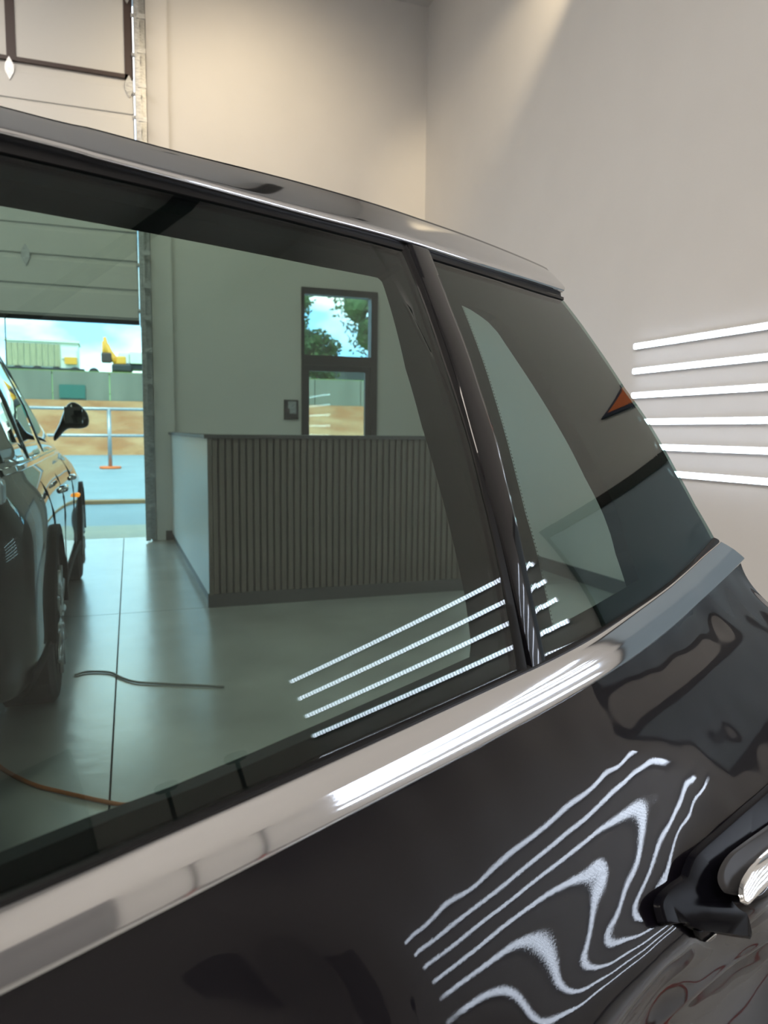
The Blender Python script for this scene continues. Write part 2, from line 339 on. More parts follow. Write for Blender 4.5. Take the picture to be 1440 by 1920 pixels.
def patch(name, low, high, off, thick, m, nc=60, nr=24, smooth=True):
    """pane between low(u) and high(u); knots of both are kept as columns"""
    lu = np.array([p[0] for p in low]); hu = np.array([p[0] for p in high])
    U = sorted(set(np.round(np.concatenate([lu, hu, np.linspace(max(lu[0], hu[0]), min(lu[-1], hu[-1]), nc)]), 5)))
    U = [x for x in U if max(lu[0], hu[0])-1e-6 <= x <= min(lu[-1], hu[-1])+1e-6]
    ls = np.interp(U, lu, [p[1] for p in low]); hs = np.interp(U, hu, [p[1] for p in high]); V = []; F = []
    n = len(U); r = nr+1
    for o_ in (off, off-thick):
        for u, a, b in zip(U, ls, hs):
            for j in range(r): V.append(S(u, a+(b-a)*j/nr, o_))
    for i in range(n-1):
        for j in range(nr):
            q = (i*r+j, (i+1)*r+j, (i+1)*r+j+1, i*r+j+1); F.append(q); F.append(tuple(n*r+x for x in reversed(q)))
    for i in range(n-1):
        F.append((i*r, n*r+i*r, n*r+(i+1)*r, (i+1)*r)); F.append((i*r+nr, (i+1)*r+nr, n*r+(i+1)*r+nr, n*r+i*r+nr))
    for j in range(nr):
        F.append((j, j+1, n*r+j+1, n*r+j)); F.append(((n-1)*r+j, n*r+(n-1)*r+j, n*r+(n-1)*r+j+1, (n-1)*r+j+1))
    o = mobj(name, V, F, m, car, smooth, recalc=True)
    mod = o.modifiers.new('edges', 'EDGE_SPLIT'); mod.split_angle = math.radians(40)
    return o
# belt moulding
bU = [(-.73, -.0925), (-.44, -.0925), (-.34, -.0925), (-.25, -.092), (-.168, -.092), (-.06, -.091), (.05, -.0895), (.163, -.088), (.224, -.087), (.318, -.083), (.429, -.0735), (.574, -.060), (.687, -.046), (.78, -.034), (.895, -.0215)]
bL = [(-.73, -.133), (-.44, -.133), (-.34, -.1335), (-.25, -.1335), (-.168, -.1335), (-.06, -.1335), (.05, -.1335), (.18, -.1325), (.25, -.131), (.341, -.1285), (.445, -.123), (.564, -.113), (.70, -.098), (.83, -.085), (1.01, -.0665)]
pr = [(0, -.003)]+sprof([(0, .0005), (.05, .0028), (.2, .0052), (.42, .0078), (.52, .0086), (.6, .0088), (.8, .0094), (.95, .0094), (1.0, .0080)])+[(1.0, .003)]
ribbon('belt_moulding', bU, bL, pr, CHROME, 160)
# top moulding
tUpx = [(0, 201), (172, 243), (344, 289), (550, 341), (700, 384), (802, 418), (900, 453), (1016, 501), (1030, 512)]
tLpx = [(0, 254), (190, 303), (382, 353), (573, 404), (764, 455), (900, 498), (1000, 529), (1040, 542), (1056, 547)]
tU = usl(tUpx, -.006); tL = usl(tLpx, .004); e0 = tU[0]-tL[0]; tL = [tL[0]+np.array([-.45, -.022])]+tL; tU = [tL[0]+e0]+tU
pt = [(0, -.001)]+sprof([(0, .003), (.03, .0068), (.10, .0092), (.2, .0088), (.45, .0055), (.75, .0005), (.96, -.0045), (1, -.006)])+[(1, -.010)]
ribbon('roof_moulding', tL, tU, pt, CHROME, 140, back=-.014)
fe = usl([(x, y+6) for x, y in tUpx], -.014); ff_ = usl([(x, y-3) for x, y in tUpx], -.014)
ribbon('frame_edge', [fe[0]+np.array([-.45, -.022])]+fe, [ff_[0]+np.array([-.45, -.022])]+ff_, [(0, -.014), (1, -.014)], GBLACK, 100, back=-.03)
# seals
gT = [(-.70, .383), (-.44, .398), (-.234, .407), (-.068, .414), (.1, .421), (.244, .426), (.311, .427), (.45, .429), (.60, .432), (.695, .437)]
gB = [(-.73, -.0885), (-.44, -.0885), (-.3, -.0885), (-.175, -.0875), (-.05, -.086), (.05, -.085), (.152, -.0835), (.25, -.081), (.347, -.0775), (.469, -.0685), (.58, -.058), (.72, -.038), (.868, -.012)]
tLs = [tL[i] for i in range(len(tL))]
ribbon('top_seal', [(u, s) for u, s in gT], tLs, [(0, -.002), (.05, .0016), (.35, .0022), (.55, -.002), (1, -.001)], RUBBER, 100)
ribbon('belt_seal', [(u, s-.002) for u, s in bU], [(u, s) for u, s in gB], [(0, .0005), (.4, .0035), (.7, .003), (1, .0006)], RUBBER, 140)
# panes
main_hi = [(-.44, .40), (.10, .424), (.262, .434)]
# slanted right edge of the drop glass
patch('window_pane', [(-.70, -.095), (.152, -.092), (.185, -.092), (.1851, .05), (.262, .40)], [(-.70, .387), (-.44, .402), (-.068, .418), (.1, .426), (.2619, .434), (.262, .434)], 0., .0042, CARGLASS)
q_hi = [(.20, .0), (.225, .12), (.26, .27), (.30, .43), (.45, .435), (.60, .44), (.690, .448), (.697, .436), (.703, .385), (.709, .33), (.722, .262), (.753, .205), (.785, .117), (.822, .048), (.871, -.012)]
q_lo = [(.20, -.088), (.3, -.086), (.347, -.084), (.469, -.075), (.58, -.064), (.72, -.044), (.871, -.0165)]
patch('quarter_pane', q_lo, q_hi, 0., .0042, CARGLASS)
def star(poly, c, ang):
    d = np.array([math.cos(ang), math.sin(ang)]); best = None
    for i in range(len(poly)):
        a = poly[i]-c; b = poly[(i+1) % len(poly)]-c; e = b-a; den = d[0]*e[1]-d[1]*e[0]
        if abs(den) < 1e-12: continue
        t = (a[0]*e[1]-a[1]*e[0])/den; k = (a[0]*d[1]-a[1]*d[0])/den
        if t > 0 and -1e-9 <= k <= 1+1e-9 and (best is None or t > best): best = t
    return c+d*best
def ring(name, outer, inner, c, fo, bo, m, n=240, rows=6, extra=None):
    """frame between two outlines, from front offset fo to back offset bo"""
    outer = [np.array(p) for p in outer]; inner = [np.array(p) for p in inner]; c = np.array(c)
    angs = sorted([2*math.pi*k/n for k in range(n)]+[math.atan2(*(p-c)[::-1]) % (2*math.pi) for p in outer+inner])
    O = [star(outer, c, a) for a in angs]; I = [star(inner, c, a) for a in angs]; n = len(angs); V = []; F = []; r = rows+1
    for o_ in (fo, bo):
        for a, b in zip(O, I):
            for j in range(r): q = a+(b-a)*j/rows; V.append(S(q[0], q[1], o_))
    for i in range(n):
        k = (i+1) % n
        for j in range(rows):
            q = (i*r+j, k*r+j, k*r+j+1, i*r+j+1); F.append(q); F.append(tuple(n*r+x for x in reversed(q)))
        F.append((i*r, k*r, n*r+k*r, n*r+i*r)); F.append((i*r+rows, k*r+rows, n*r+k*r+rows, n*r+i*r+rows))
    o = mobj(name, V, F, m, car, False); return o
fr_in = usl([(865, 572), (874, 573), (887, 576), (905, 582), (922, 590), (940, 602), (954, 613), (970, 631), (983, 651), (1002, 680), (1021, 709), (1043, 744), (1064, 779), (1093, 830), (1120, 884), (1138, 918), (1153, 950), (1166, 985), (1175, 1019), (1187, 1053), (1198, 1087), (1155, 1112), (1112, 1137), (1075, 1157), (1036, 1177), (1022, 1110), (1006, 1037), (984, 960), (965, 884), (945, 808), (925, 740), (904, 674), (884, 620)], -.0048)
fr_out = [(.205, -.084), (.205, .0), (.23, .12), (.265, .27), (.305, .425), (.45, .43), (.60, .435), (0.6912, 0.4450), (0.6982, 0.4340), (0.7042, 0.3830), (0.7102, 0.3300), (0.7232, 0.2620), (0.7542, 0.2050), (0.7862, 0.1170), (0.8232, 0.0480), (0.8692, -0.0140), (.72, -.042), (.58, -.062), (.469, -.073), (.347, -.082)]
ring('frit_border', fr_out, fr_in, (.37, .08), -.0046, -.0056, FRIT, rows=5)
# row of printed dots fading into the clear part of the quarter pane
dots_v = []; dots_f = []
le = resample([fr_in[0]]+fr_in[:23:-1], 95)
for i, p in enumerate(le):
    q = p+np.array([.0022, -.0002]); k = len(dots_v)
    for a in range(6): dots_v.append(S(q[0]+.0011*math.cos(a*math.pi/3), q[1]+.0011*math.sin(a*math.pi/3), -.0047))
    dots_f.append(tuple(range(k, k+6)))
dt = mobj('frit_dots', dots_v, dots_f, FRIT, car); dt['kind'] = 'stuff'
# inner frame seen through the pane
BO = -.045
in_in = [us(*p, BO) for p in [(0, 386), (200, 422), (400, 460), (600, 500), (690, 517), (708, 521), (716, 528), (722, 545), (760, 690), (790, 796), (820, 900), (848, 1010), (870, 1110), (883, 1205), (880, 1232), (800, 1268), (600, 1356), (480, 1408), (322, 1474), (164, 1532), (36, 1583)]]
in_in = in_in+[np.array([-.66, -.083]), np.array([-.66, .36])]
in_out = [(-.72, -.12), (-.71, .39), (-.44, .402), (-.234, .417), (-.068, .426), (.1, .433), (.235, .438), (.262, .438), (.225, .27), (.205, .12), (.185, -.02), (.178, -.12)]
ring('inner_frame', in_out, in_in, (-.05, .15), -.009, BO, TRIM, rows=3)
ring('inner_quarter_frame', [(.19, -.13), (.19, .1), (.23, .25), (.27, .43), (.45, .435), (.60, .44), (.688, .44), (.699, .37), (.718, .255), (.78, .11), (.86, -.02), (.6, -.09), (.4, -.12)],
     [(q[0]+(q[0]-.37)*.10, q[1]+(q[1]-.12)*.10) for q in fr_in], (.37, .08), -.0075, -.03, TRIM, rows=3)
# divider between the panes
pL = usl([(763, 457), (800, 557), (840, 662), (873, 780), (904, 896), (924, 960), (950, 1060), (973, 1160), (994, 1252)], .003)
pR = usl([(806, 470), (822, 510), (848, 578), (875, 648), (904, 735), (933, 823), (952, 900), (987, 1059), (1005, 1145), (1023, 1236)], .003)
ribbon('divider_pillar', pL, pR, [(0, -.002), (.02, .001), (.08, .0042), (.2, .005), (.8, .0048), (.93, .0038), (1, .0005)], GBLACK, 100)
sL = usl([(750, 466), (790, 560), (825, 662), (853, 745), (881, 837), (897, 900), (910, 954), (945, 1120), (969, 1258)], .0)
pL2 = usl([(768, 457), (805, 557), (845, 662), (878, 780), (909, 896), (929, 960), (955, 1060), (978, 1160), (998, 1252)], .0)
ribbon('divider_seal', sL, pL2, [(0, -.001), (.1, .0015), (.5, .003), (.7, -.001), (1, -.001)], RUBBER, 100)

# outer skin: a measured spline surface (cubic B-spline control heights, 1e-5 m)
HB, UA, VA = 0.03, -0.42, -0.5
CS = [0.0039692465326872095, -0.3033030617197283]; HA, HS = 0.38, 0.0018
CF = np.array([[int(x) for x in r.split()] for r in """24830 22955 21093 19245 17416 15609 13829 12081 10369 8700 7076 5504 3989 2537 1152 -161 -1400 -2563 -3653 -4672 -5627 -6523 -7367
24348 22566 20793 19030 17280 15548 13838 12155 10507 8896 7330 5811 4344 2933 1582 294 -928 -2086 -3181 -4219 -5208 -6155 -7067
23821 22135 20454 18777 17108 15450 13809 12191 10602 9048 7534 6065 4643 3272 1953 689 -520 -1676 -2783 -3849 -4885 -5902 -6907
23250 21663 20074 18486 16899 15317 13745 12189 10657 9155 7689 6265 4886 3552 2265 1023 -175 -1332 -2456 -3560 -4658 -5768 -6901
22634 21147 19654 18156 16654 15149 13647 12152 10673 9219 7796 6413 5071 3773 2516 1297 111 -1049 -2195 -3345 -4527 -5763 -7072
21973 20587 19192 17787 16372 14947 13516 12082 10655 9243 7858 6507 5197 3930 2704 1510 338 -823 -1992 -3201 -4491 -5900 -7452
21268 19983 18686 17376 16051 14710 13353 11983 10607 9235 7879 6552 5265 4022 2823 1657 508 -647 -1839 -3119 -4554 -6199 -8083
20523 19336 18136 16921 15689 14436 13158 11857 10535 9201 7870 6558 5281 4049 2868 1732 617 -517 -1724 -3094 -4727 -6689 -9010
19744 18649 17542 16421 15282 14120 12929 11705 10445 9154 7844 6538 5257 4021 2842 1723 654 -429 -1636 -3131 -5033 -7408 -10274
18940 17926 16905 15874 14828 13759 12661 11524 10339 9102 7820 6514 5217 3960 2762 1636 598 -395 -1590 -3254 -5508 -8390 -11900
18122 17174 16229 15281 14324 13349 12347 11306 10212 9051 7816 6519 5196 3902 2676 1526 483 -364 -1579 -3488 -6187 -9657 -13875
17308 16404 15518 14644 13772 12889 11983 11044 10055 8995 7843 6586 5249 3904 2647 1527 541 -85 -1484 -3827 -7077 -11188 -16140
16516 15627 14781 13968 13174 12380 11570 10732 9854 8916 7889 6736 5445 4073 2771 1725 972 357 -1444 -4321 -8147 -12902 -18588
15774 14861 14025 13256 12532 11827 11115 10376 9603 8790 7917 6941 5813 4548 3315 2439 1932 706 -1623 -4945 -9294 -14674 -21073
15111 14127 13265 12513 11848 11233 10627 9994 9319 8609 7877 7108 6243 5243 4249 3433 2636 995 -1705 -5481 -10374 -16368 -23429
14559 13454 12519 11748 11119 10592 10108 9605 9039 8409 7756 7125 6483 5685 4807 3861 2644 1067 -1727 -5899 -11318 -17862 -25482
14149 12876 11819 10980 10349 9892 9544 9213 8806 8271 7638 7002 6402 5640 4843 3827 2601 1269 -1724 -6287 -12110 -19043 -27056
13904 12429 11205 10244 9554 9124 8901 8781 8617 8272 7695 7002 6431 5699 4879 3838 2722 1453 -1898 -6691 -12673 -19782 -28005
13831 12143 10724 9592 8776 8299 8147 8234 8388 8376 8013 7310 6530 5744 4901 3850 2541 1106 -2224 -6904 -12838 -19962 -28242
13921 12037 10420 9090 8090 7475 7286 7500 7966 8374 8325 7576 6639 5759 4922 3807 2577 1280 -1939 -6606 -12496 -19550 -27753
14145 12105 10318 8800 7590 6762 6406 6588 7244 8052 8397 7716 6721 5791 4916 3785 2511 1274 -1637 -6073 -11767 -18618 -26597
14457 12315 10411 8751 7360 6302 5686 5660 6316 7485 8469 7978 6787 5804 4900 3743 2406 923 -1638 -5577 -10855 -17323 -24892
14808 12616 10655 8924 7429 6205 5343 5022 5498 6910 8640 8147 6807 5832 4873 3693 2340 1004 -1401 -5053 -9901 -15835 -22781
15149 12946 10980 9246 7739 6468 5485 4935 5134 6533 8876 8357 6963 5837 4839 3658 2275 961 -1291 -4656 -9008 -14264 -20382
15444 13252 11310 9616 8162 6945 5983 5356 5301 6468 9190 8577 6990 5800 4838 3600 2196 690 -1495 -4463 -8193 -12641 -17777
15672 13496 11587 9943 8558 7421 6524 5885 5640 6581 9356 8778 7080 5877 4783 3570 2093 532 -1634 -4251 -7351 -10941 -15011
15834 13670 11785 10179 8846 7770 6941 6414 6448 7632 9671 9059 7204 5887 4746 3526 2044 586 -1494 -3842 -6377 -9127 -12115
15945 13792 11923 10341 9046 8038 7325 6997 7305 8442 9671 9133 7386 5896 4710 3467 1916 400 -1417 -3355 -5285 -7201 -9128
16039 13904 12055 10498 9247 8333 7776 7575 7916 9052 10315 9682 7494 5947 4641 3448 1989 209 -1442 -2894 -4153 -5225 -6119
16153 14058 12252 10743 9556 8739 8334 8223 8590 9918 11900 10607 7682 5873 4660 3479 1780 -126 -1517 -2466 -3056 -3297 -3184
16332 14305 12572 11145 10048 9311 8940 8828 9334 11189 13630 10784 7653 5972 4767 3326 1747 -385 -1560 -2088 -2069 -1517 -431
16617 14683 13042 11708 10695 10007 9624 9677 10642 12501 13400 10372 7978 6166 4709 3261 1601 -531 -1623 -1826 -1256 40 2046
17045 15222 13678 12417 11442 10751 10395 10689 11783 12981 12886 10844 8416 6122 4634 3158 1493 -603 -1702 -1657 -614 1339 4178
17641 15943 14500 13310 12376 11734 11506 11898 12724 13251 12685 10841 8292 6246 4630 3030 1474 -771 -1761 -1512 -116 2374 5922
18425 16865 15538 14449 13617 13101 12986 13278 13689 13683 12811 10991 8603 6233 4478 3063 1381 -865 -1789 -1444 220 3139 7249
19406 17997 16809 15853 15157 14757 14657 14750 14761 14337 13204 11292 8781 6177 4512 3009 1332 -1031 -2090 -1575 377 3633 8129
20582 19331 18289 17467 16882 16532 16358 16213 15870 15079 13643 11491 8793 6205 4534 2977 1279 -1171 -2321 -1692 421 3843 8528
21934 20831 19914 19189 18653 18271 17955 17557 16891 15761 14017 11630 8823 6294 4673 2924 1219 -1281 -2338 -1708 343 3725 8419
23426 22437 21598 20906 20343 19854 19347 18689 17723 16298 14317 11818 9049 6438 4621 2867 1175 -1389 -2446 -1909 -18 3225 7818
25005 24075 23251 22522 21860 21205 20472 19550 18316 16661 14522 11935 9119 6577 4755 2818 1131 -1481 -2777 -2450 -717 2372 6795
26607 25673 24798 23968 23150 22289 21311 20131 18662 16839 14638 12107 9405 6813 4720 2786 1077 -1561 -3019 -3035 -1546 1326 5467
28173 27171 26187 25207 24197 23109 21885 20463 18789 16834 14606 12158 9570 6929 4602 2788 1011 -1578 -3257 -3537 -2258 298 3951
29653 28529 27394 26232 25015 23701 22246 20607 18753 16676 14392 11937 9364 6803 4593 2762 992 -1746 -3548 -3768 -2671 -598 2318
31018 29735 28423 27069 25647 24124 22465 20641 18633 16439 14080 11600 9092 6714 4641 2793 907 -1787 -3529 -3655 -2883 -1456 592
32261 30799 29302 27758 26146 24439 22610 20638 18508 16223 13807 11324 8886 6634 4639 2781 790 -1560 -3212 -3562 -3266 -2467 -1196
33392 31746 30068 28346 26563 24698 22732 20648 18436 16101 13669 11201 8800 6583 4624 2834 765 -1583 -3290 -4060 -4068 -3665 -2953
34425 32603 30754 28869 26935 24937 22862 20698 18442 16099 13692 11264 8881 6628 4591 2776 825 -1782 -3532 -4555 -4888 -4839 -4550
35371 33385 31380 29349 27283 25174 23014 20798 18528 16210 13861 11503 9166 6889 4727 2732 781 -1845 -3691 -4840 -5487 -5790 -5844
36240 34107 31962 29802 27622 25420 23193 20944 18677 16401 14127 11865 9620 7397 5200 3032 792 -1858 -3693 -4979 -5889 -6452 -6719
37045 34782 32514 30240 27962 25679 23398 21122 18862 16627 14424 12257 10120 7988 5798 3425 725 -2023 -3819 -5211 -6216 -6826 -7105
37799 35422 33046 30673 28306 25953 23620 21317 19054 16840 14681 12573 10499 8409 6201 3709 824 -2049 -4094 -5586 -6464 -6893 -7002
38518 36041 33568 31106 28659 26237 23850 21508 19222 16998 14836 12724 10628 8486 6200 3658 809 -2139 -4286 -5796 -6463 -6617 -6495
39215 36648 34090 31545 29021 26528 24077 21679 19341 17066 14847 12659 10461 8184 5743 3064 164 -2668 -4766 -5972 -6186 -6052 -5750
39901 37253 34615 31991 29389 26820 24292 21815 19393 17024 14694 12375 10022 7577 4986 2238 -563 -3110 -4938 -5715 -5665 -5382 -4977
40584 37861 35146 32445 29763 27108 24488 21908 19370 16867 14386 11901 9380 6792 4131 1450 -1095 -3238 -4670 -5226 -5143 -4797 -4318
41269 38473 35684 32905 30139 27390 24662 21957 19274 16608 13950 11289 8619 5947 3314 816 -1395 -3128 -4230 -4676 -4627 -4298 -3804
41958 39091 36229 33369 30514 27663 24814 21966 19117 16267 13420 10590 7803 5109 2585 334 -1528 -2903 -3754 -4121 -4112 -3843 -3397
42651 39714 36777 33837 30889 27927 24946 21940 18909 15863 12824 9837 6967 4302 1940 -32 -1556 -2623 -3273 -3574 -3599 -3412 -3056""".split('\n')])*1e-5
NUc, NVc = CF.shape
b0 = us(623, 1538, .012); B0 = S(b0[0], b0[1], .012)
TB = math.radians(12); NB = np.array([math.cos(AZ)*math.cos(TB), -math.sin(AZ)*math.cos(TB), math.sin(TB)])
UB = np.cross(NB, DD); UB = UB if UB[2] > 0 else -UB
def bas(t): return np.stack([(1-t)**3, 3*t**3-6*t**2+4, -3*t**3+3*t**2+3*t+1, t**3], -1)/6, np.stack([-(1-t)**2, 3*t*t-4*t, -3*t*t+2*t+1, t*t], -1)/2
def skin(u, v):
    uq, vq = u, v; u = np.maximum(u, -.40); v = np.maximum(v, -.48)
    a = (u-UA)/HB; b = (v-VA)/HB; i = np.clip(np.floor(a).astype(int), 0, NUc-4); j = np.clip(np.floor(b).astype(int), 0, NVc-4)
    fu, du = bas(a-i); fv, dv = bas(b-j)
    G = np.stack([np.stack([CF[i+p, j+q] for q in range(4)], -1) for p in range(4)], -2)
    k = math.sqrt(1+CS[0]**2); x = (CS[0]*u+CS[1]-v)/k; g = HA/(1+np.exp(-np.clip(x, -.5, .5)/HS)); h = -HA*HS*np.logaddexp(0, x/HS)
    w = np.einsum('npq,np,nq->n', G, fu, fv)+h; wu = np.einsum('npq,np,nq->n', G, du, fv)/HB-g*CS[0]/k; wv = np.einsum('npq,np,nq->n', G, fu, dv)/HB+g/k
    w = w-.10*(v-vq); P = B0+uq[:, None]*DD+vq[:, None]*UB+w[:, None]*NB; nn = NB-wu[:, None]*DD-wv[:, None]*UB
    return P, nn/np.linalg.norm(nn, axis=1)[:, None]
def uvb(P): return (P-B0)@DD, (P-B0)@UB
eb = np.array([uvb(S(p[0], p[1], .005)) for p in curve(bL, 120)])
re = []
for px, py in [(1393, 1049), (1415, 1090), (1440, 1130), (1468, 1185)]:
    d = ray(px, py); w_ = 0.
    for _ in range(20):
        t = ((B0-CAM)@NB+w_)/(d@NB); P = CAM+d*t; u_, v_ = uvb(P); w_ = .5*w_+.5*float((skin(np.array([min(u_, 1.16)]), np.array([v_]))[0]-B0)@NB[:, None] if False else ((skin(np.array([min(u_, 1.16)]), np.array([v_]))[0][0]-B0)@NB))
    re.append((u_, v_))
UMAX = 1.12; NX = 460; NY = 190
uu = np.concatenate([np.linspace(-.72, -.405, 12), np.linspace(-.40, UMAX, NX-12)]); vt = np.interp(uu, eb[:, 0], eb[:, 1])+.002
# door's rear shut line: straight down from the moulding end
tt = np.linspace(0, 1, NY); VBOT = -.62
grid_u = np.repeat(uu[:, None], NY, 1); grid_v = VBOT+(vt[:, None]-VBOT)*tt[None, :]
# refine rows around the crease
rows = np.sort(np.concatenate([np.linspace(0, 1, NY-50), np.linspace(.33, .41, 50)]))
crow = (CS[1]-VBOT)/(0-VBOT)
rows = np.sort(np.concatenate([np.linspace(0, 1, NY-50), np.linspace(crow-.035, crow+.035, 50)]))
grid_v = VBOT+(vt[:, None]-VBOT)*rows[None, :]
Pg, Ng = skin(grid_u.ravel(), grid_v.ravel())
me = bpy.data.meshes.new('door_skin')
Fq = [(i*NY+j, (i+1)*NY+j, (i+1)*NY+j+1, i*NY+j+1) for i in range(NX-1) for j in range(NY-1)]
me.from_pydata([tuple(p) for p in Pg], [], Fq); me.update()
for p in me.polygons: p.use_smooth = True
me.normals_split_custom_set_from_vertices([tuple(n) for n in Ng])
op = link('door_skin', me, PAINT, car); op.matrix_parent_inverse = Matrix.Translation(-car.location)
if me.polygons[0].normal.dot(Vector(NB)) < 0: print('WARNING panel flipped')
# inner shell closes the door behind the skin
V = []; F = []
eu = np.linspace(-.72, UMAX-.03, 60); ev = np.interp(eu, eb[:, 0], eb[:, 1])
for u_, v_ in zip(eu, ev):
    for vv, dw in ((v_-.012, -.014), (v_-.012, -.075), (VBOT*.5, -.11), (VBOT, -.10), (VBOT, -.012)):
        w = float((skin(np.array([u_]), np.array([min(vv, v_)]))[0][0]-B0)@NB); V.append(B0+u_*DD+vv*UB+(w+dw)*NB)
for i in range(59):
    for j in range(4): F.append((i*5+j, i*5+j+1, (i+1)*5+j+1, (i+1)*5+j))
    F.append((i*5+4, i*5, (i+1)*5, (i+1)*5+4))
F += [tuple(range(5)), tuple(59*5+j for j in range(5))]
mobj('inner_panel', V, F, TRIM, car)

# door handle in front of the scoop
def bplane(px, py, w):
    d = ray(px, py); t = ((B0-CAM)@NB+w)/(d@NB); return CAM+d*t
def wskin(px, py):
    w = 0.
    for _ in range(25):
        P = bplane(px, py, w); u_, v_ = uvb(P); w = .5*w+.5*float((skin(np.array([min(u_, UMAX)]), np.array([v_]))[0][0]-B0)@NB)
    return w
def plate(name, px, d0, w1, m, parent, inset=.0, bw=.004, flat=True):
    """solid standing on the skin (d0 above it) up to the plane w1, rounded over by bw"""
    n = len(px); lo = []; hi = []
    for x, y in px:
        w = wskin(min(x, 1460), y)+d0; lo.append((*uvb(bplane(x, y, w)), w))
    lo = np.array(lo); cf = np.linalg.lstsq(np.c_[np.ones(n), lo[:, :2]], lo[:, 2]-d0, rcond=None)[0]; hi = []
    for x, y in px:
        w = w1
        for _ in range(8): a_, b_ = uvb(bplane(x, y, w)); w = .3*w+.7*(cf@[1, a_, b_]+w1)
        hi.append((*uvb(bplane(x, y, w)), w))
    hi = np.array(hi); c = hi[:, :2].mean(0); V = []
    L_ = [lo, hi-np.array([0, 0, bw])]
    for f, dz in ((.35, .3), (.7, .08), (1., 0)):
        q = hi.copy(); q[:, :2] = c+(hi[:, :2]-c)*(1-inset*f); q[:, 2] -= bw*dz; L_.append(q)
    for q in L_:
        for p in q: V.append(B0+p[0]*DD+p[1]*UB+p[2]*NB)
    k4 = len(L_); F = [tuple(range(n)), tuple((k4-1)*n+i for i in range(n-1, -1, -1))]
    for k in range(k4-1):
        for i in range(n): F.append((k*n+i, k*n+(i+1) % n, (k+1)*n+(i+1) % n, (k+1)*n+i))
    o = mobj(name, V, F, m, parent, True); mod = o.modifiers.new('edges', 'EDGE_SPLIT'); mod.split_angle = math.radians(50); return o
wm = 0.
def sm(P, n=5): return [tuple(p) for p in smooth_path(P, n)]
hd = plate('handle', sm([(1500, 1425), (1440, 1482), (1400, 1517), (1360, 1553), (1318, 1590), (1303, 1608), (1294, 1628), (1288, 1645), (1272, 1657), (1254, 1672), (1243, 1686), (1239, 1700), (1242, 1716), (1247, 1734)])+sm([(1256, 1738), (1285, 1733), (1300, 1742), (1320, 1750), (1345, 1752), (1375, 1757), (1411, 1762)])+sm([(1412, 1752), (1407, 1728), (1402, 1700), (1440, 1660), (1500, 1600)]), -.004, .014, HBLACK, car, .06, .007)
plate('chrome_strip', sm([(1500, 1540), (1460, 1580), (1425, 1614), (1408, 1635), (1397, 1655), (1393, 1675), (1396, 1692)])+sm([(1404, 1698), (1440, 1662), (1500, 1604)]), .003, .020, CHROME2, hd, .06, .004)
plate('pocket_sheen', sm([(1500, 1508), (1440, 1553), (1400, 1582), (1372, 1605), (1356, 1632), (1354, 1655), (1366, 1675), (1385, 1680)])+sm([(1391, 1660), (1405, 1632), (1450, 1585), (1500, 1540)]), .003, .0165, POCKET_SHEEN, hd, .12, .004)  # lighter grey plate; the pocket's soft highlight is put into its colour
plate('lock_cover', sm([(1307, 1745), (1311, 1757), (1320, 1766), (1332, 1766), (1342, 1757), (1345, 1748), (1330, 1742)]), -.003, .010, HBLACK, hd, .2, .004)
plate('lock_glint', sm([(1322, 1767), (1334, 1765), (1344, 1755), (1342, 1750), (1333, 1758)]), -.002, .0115, CHROME2, hd, .1, .002)  # bright sliver stands for the highlight on the lock cover

# ------------------------------------------------------------------ parked vehicle behind the open door
sv = tag(empty('suv', (-1.2, 5.2, 0)), 'black sport utility vehicle parked with its nose towards the open overhead door', 'car')
XC = -1.26
def sec(y, roof, ze, xr, zb, xb, xm, zl):
    """half outline (x offset from the centre line, z), from the roof middle down to the sill"""
    return [(0, roof), (xr*.6, roof-.01), (xr*.9, roof-.04), (xr, ze), ((xr+xb)/2+.02, (ze+zb)/2), (xb, zb), (xb+.03, zb-.03), (xm-.01, zb-.16), (xm, .78), (xm-.01, .60), (xm, .42), (xm-.02, zl+.05), (xm-.07, zl), (0, zl)]
ST = [(2.82, 1.00, .98, .50, .95, .66, .80, .36), (2.86, 1.30, 1.26, .56, 1.00, .78, .88, .30), (2.95, 1.66, 1.60, .54, 1.06, .84, .955, .28), (3.10, 1.79, 1.73, .56, 1.09, .87, .99, .28),
      (3.6, 1.85, 1.79, .60, 1.10, .89, 1.0, .28), (4.3, 1.86, 1.80, .62, 1.10, .89, .99, .28), (5.0, 1.84, 1.78, .61, 1.10, .88, .985, .28), (5.4, 1.78, 1.73, .61, 1.10, .88, .985, .28),
      (5.9, 1.56, 1.50, .67, 1.10, .88, .985, .28), (6.25, 1.30, 1.26, .76, 1.10, .88, .99, .28), (6.5, 1.14, 1.12, .82, 1.08, .90, 1.0, .28), (7.0, 1.10, 1.07, .84, 1.03, .91, 1.01, .28),
      (7.5, 1.05, 1.02, .82, .98, .89, .98, .28), (7.8, .95, .92, .74, .90, .80, .90, .28), (7.95, .75, .72, .55, .70, .62, .72, .36)]
V = []; F = []; M = 14
for y, *a in ST:
    h = sec(y, *a)
    for x, z in h: V.append((XC+x, y, z))
    for x, z in h[1:-1]: V.append((XC-x, y, z))
R_ = 2*M-2
def vi(i, j):   # j 0..13 right, 14.. left
    return i*R_+j
order = list(range(M))+[M+k for k in range(M-3, -1, -1)]
for i in range(len(ST)-1):
    for a, b in zip(order, order[1:]+order[:1]): F.append((vi(i, a), vi(i, b), vi(i+1, b), vi(i+1, a)))
F.append(tuple(vi(0, a) for a in order)); F.append(tuple(vi(len(ST)-1, a) for a in reversed(order)))
bd = mobj('body', V, F, PAINT2, sv, True)
ss = bd.modifiers.new('smooth', 'SUBSURF'); ss.levels = 2; ss.render_levels = 2
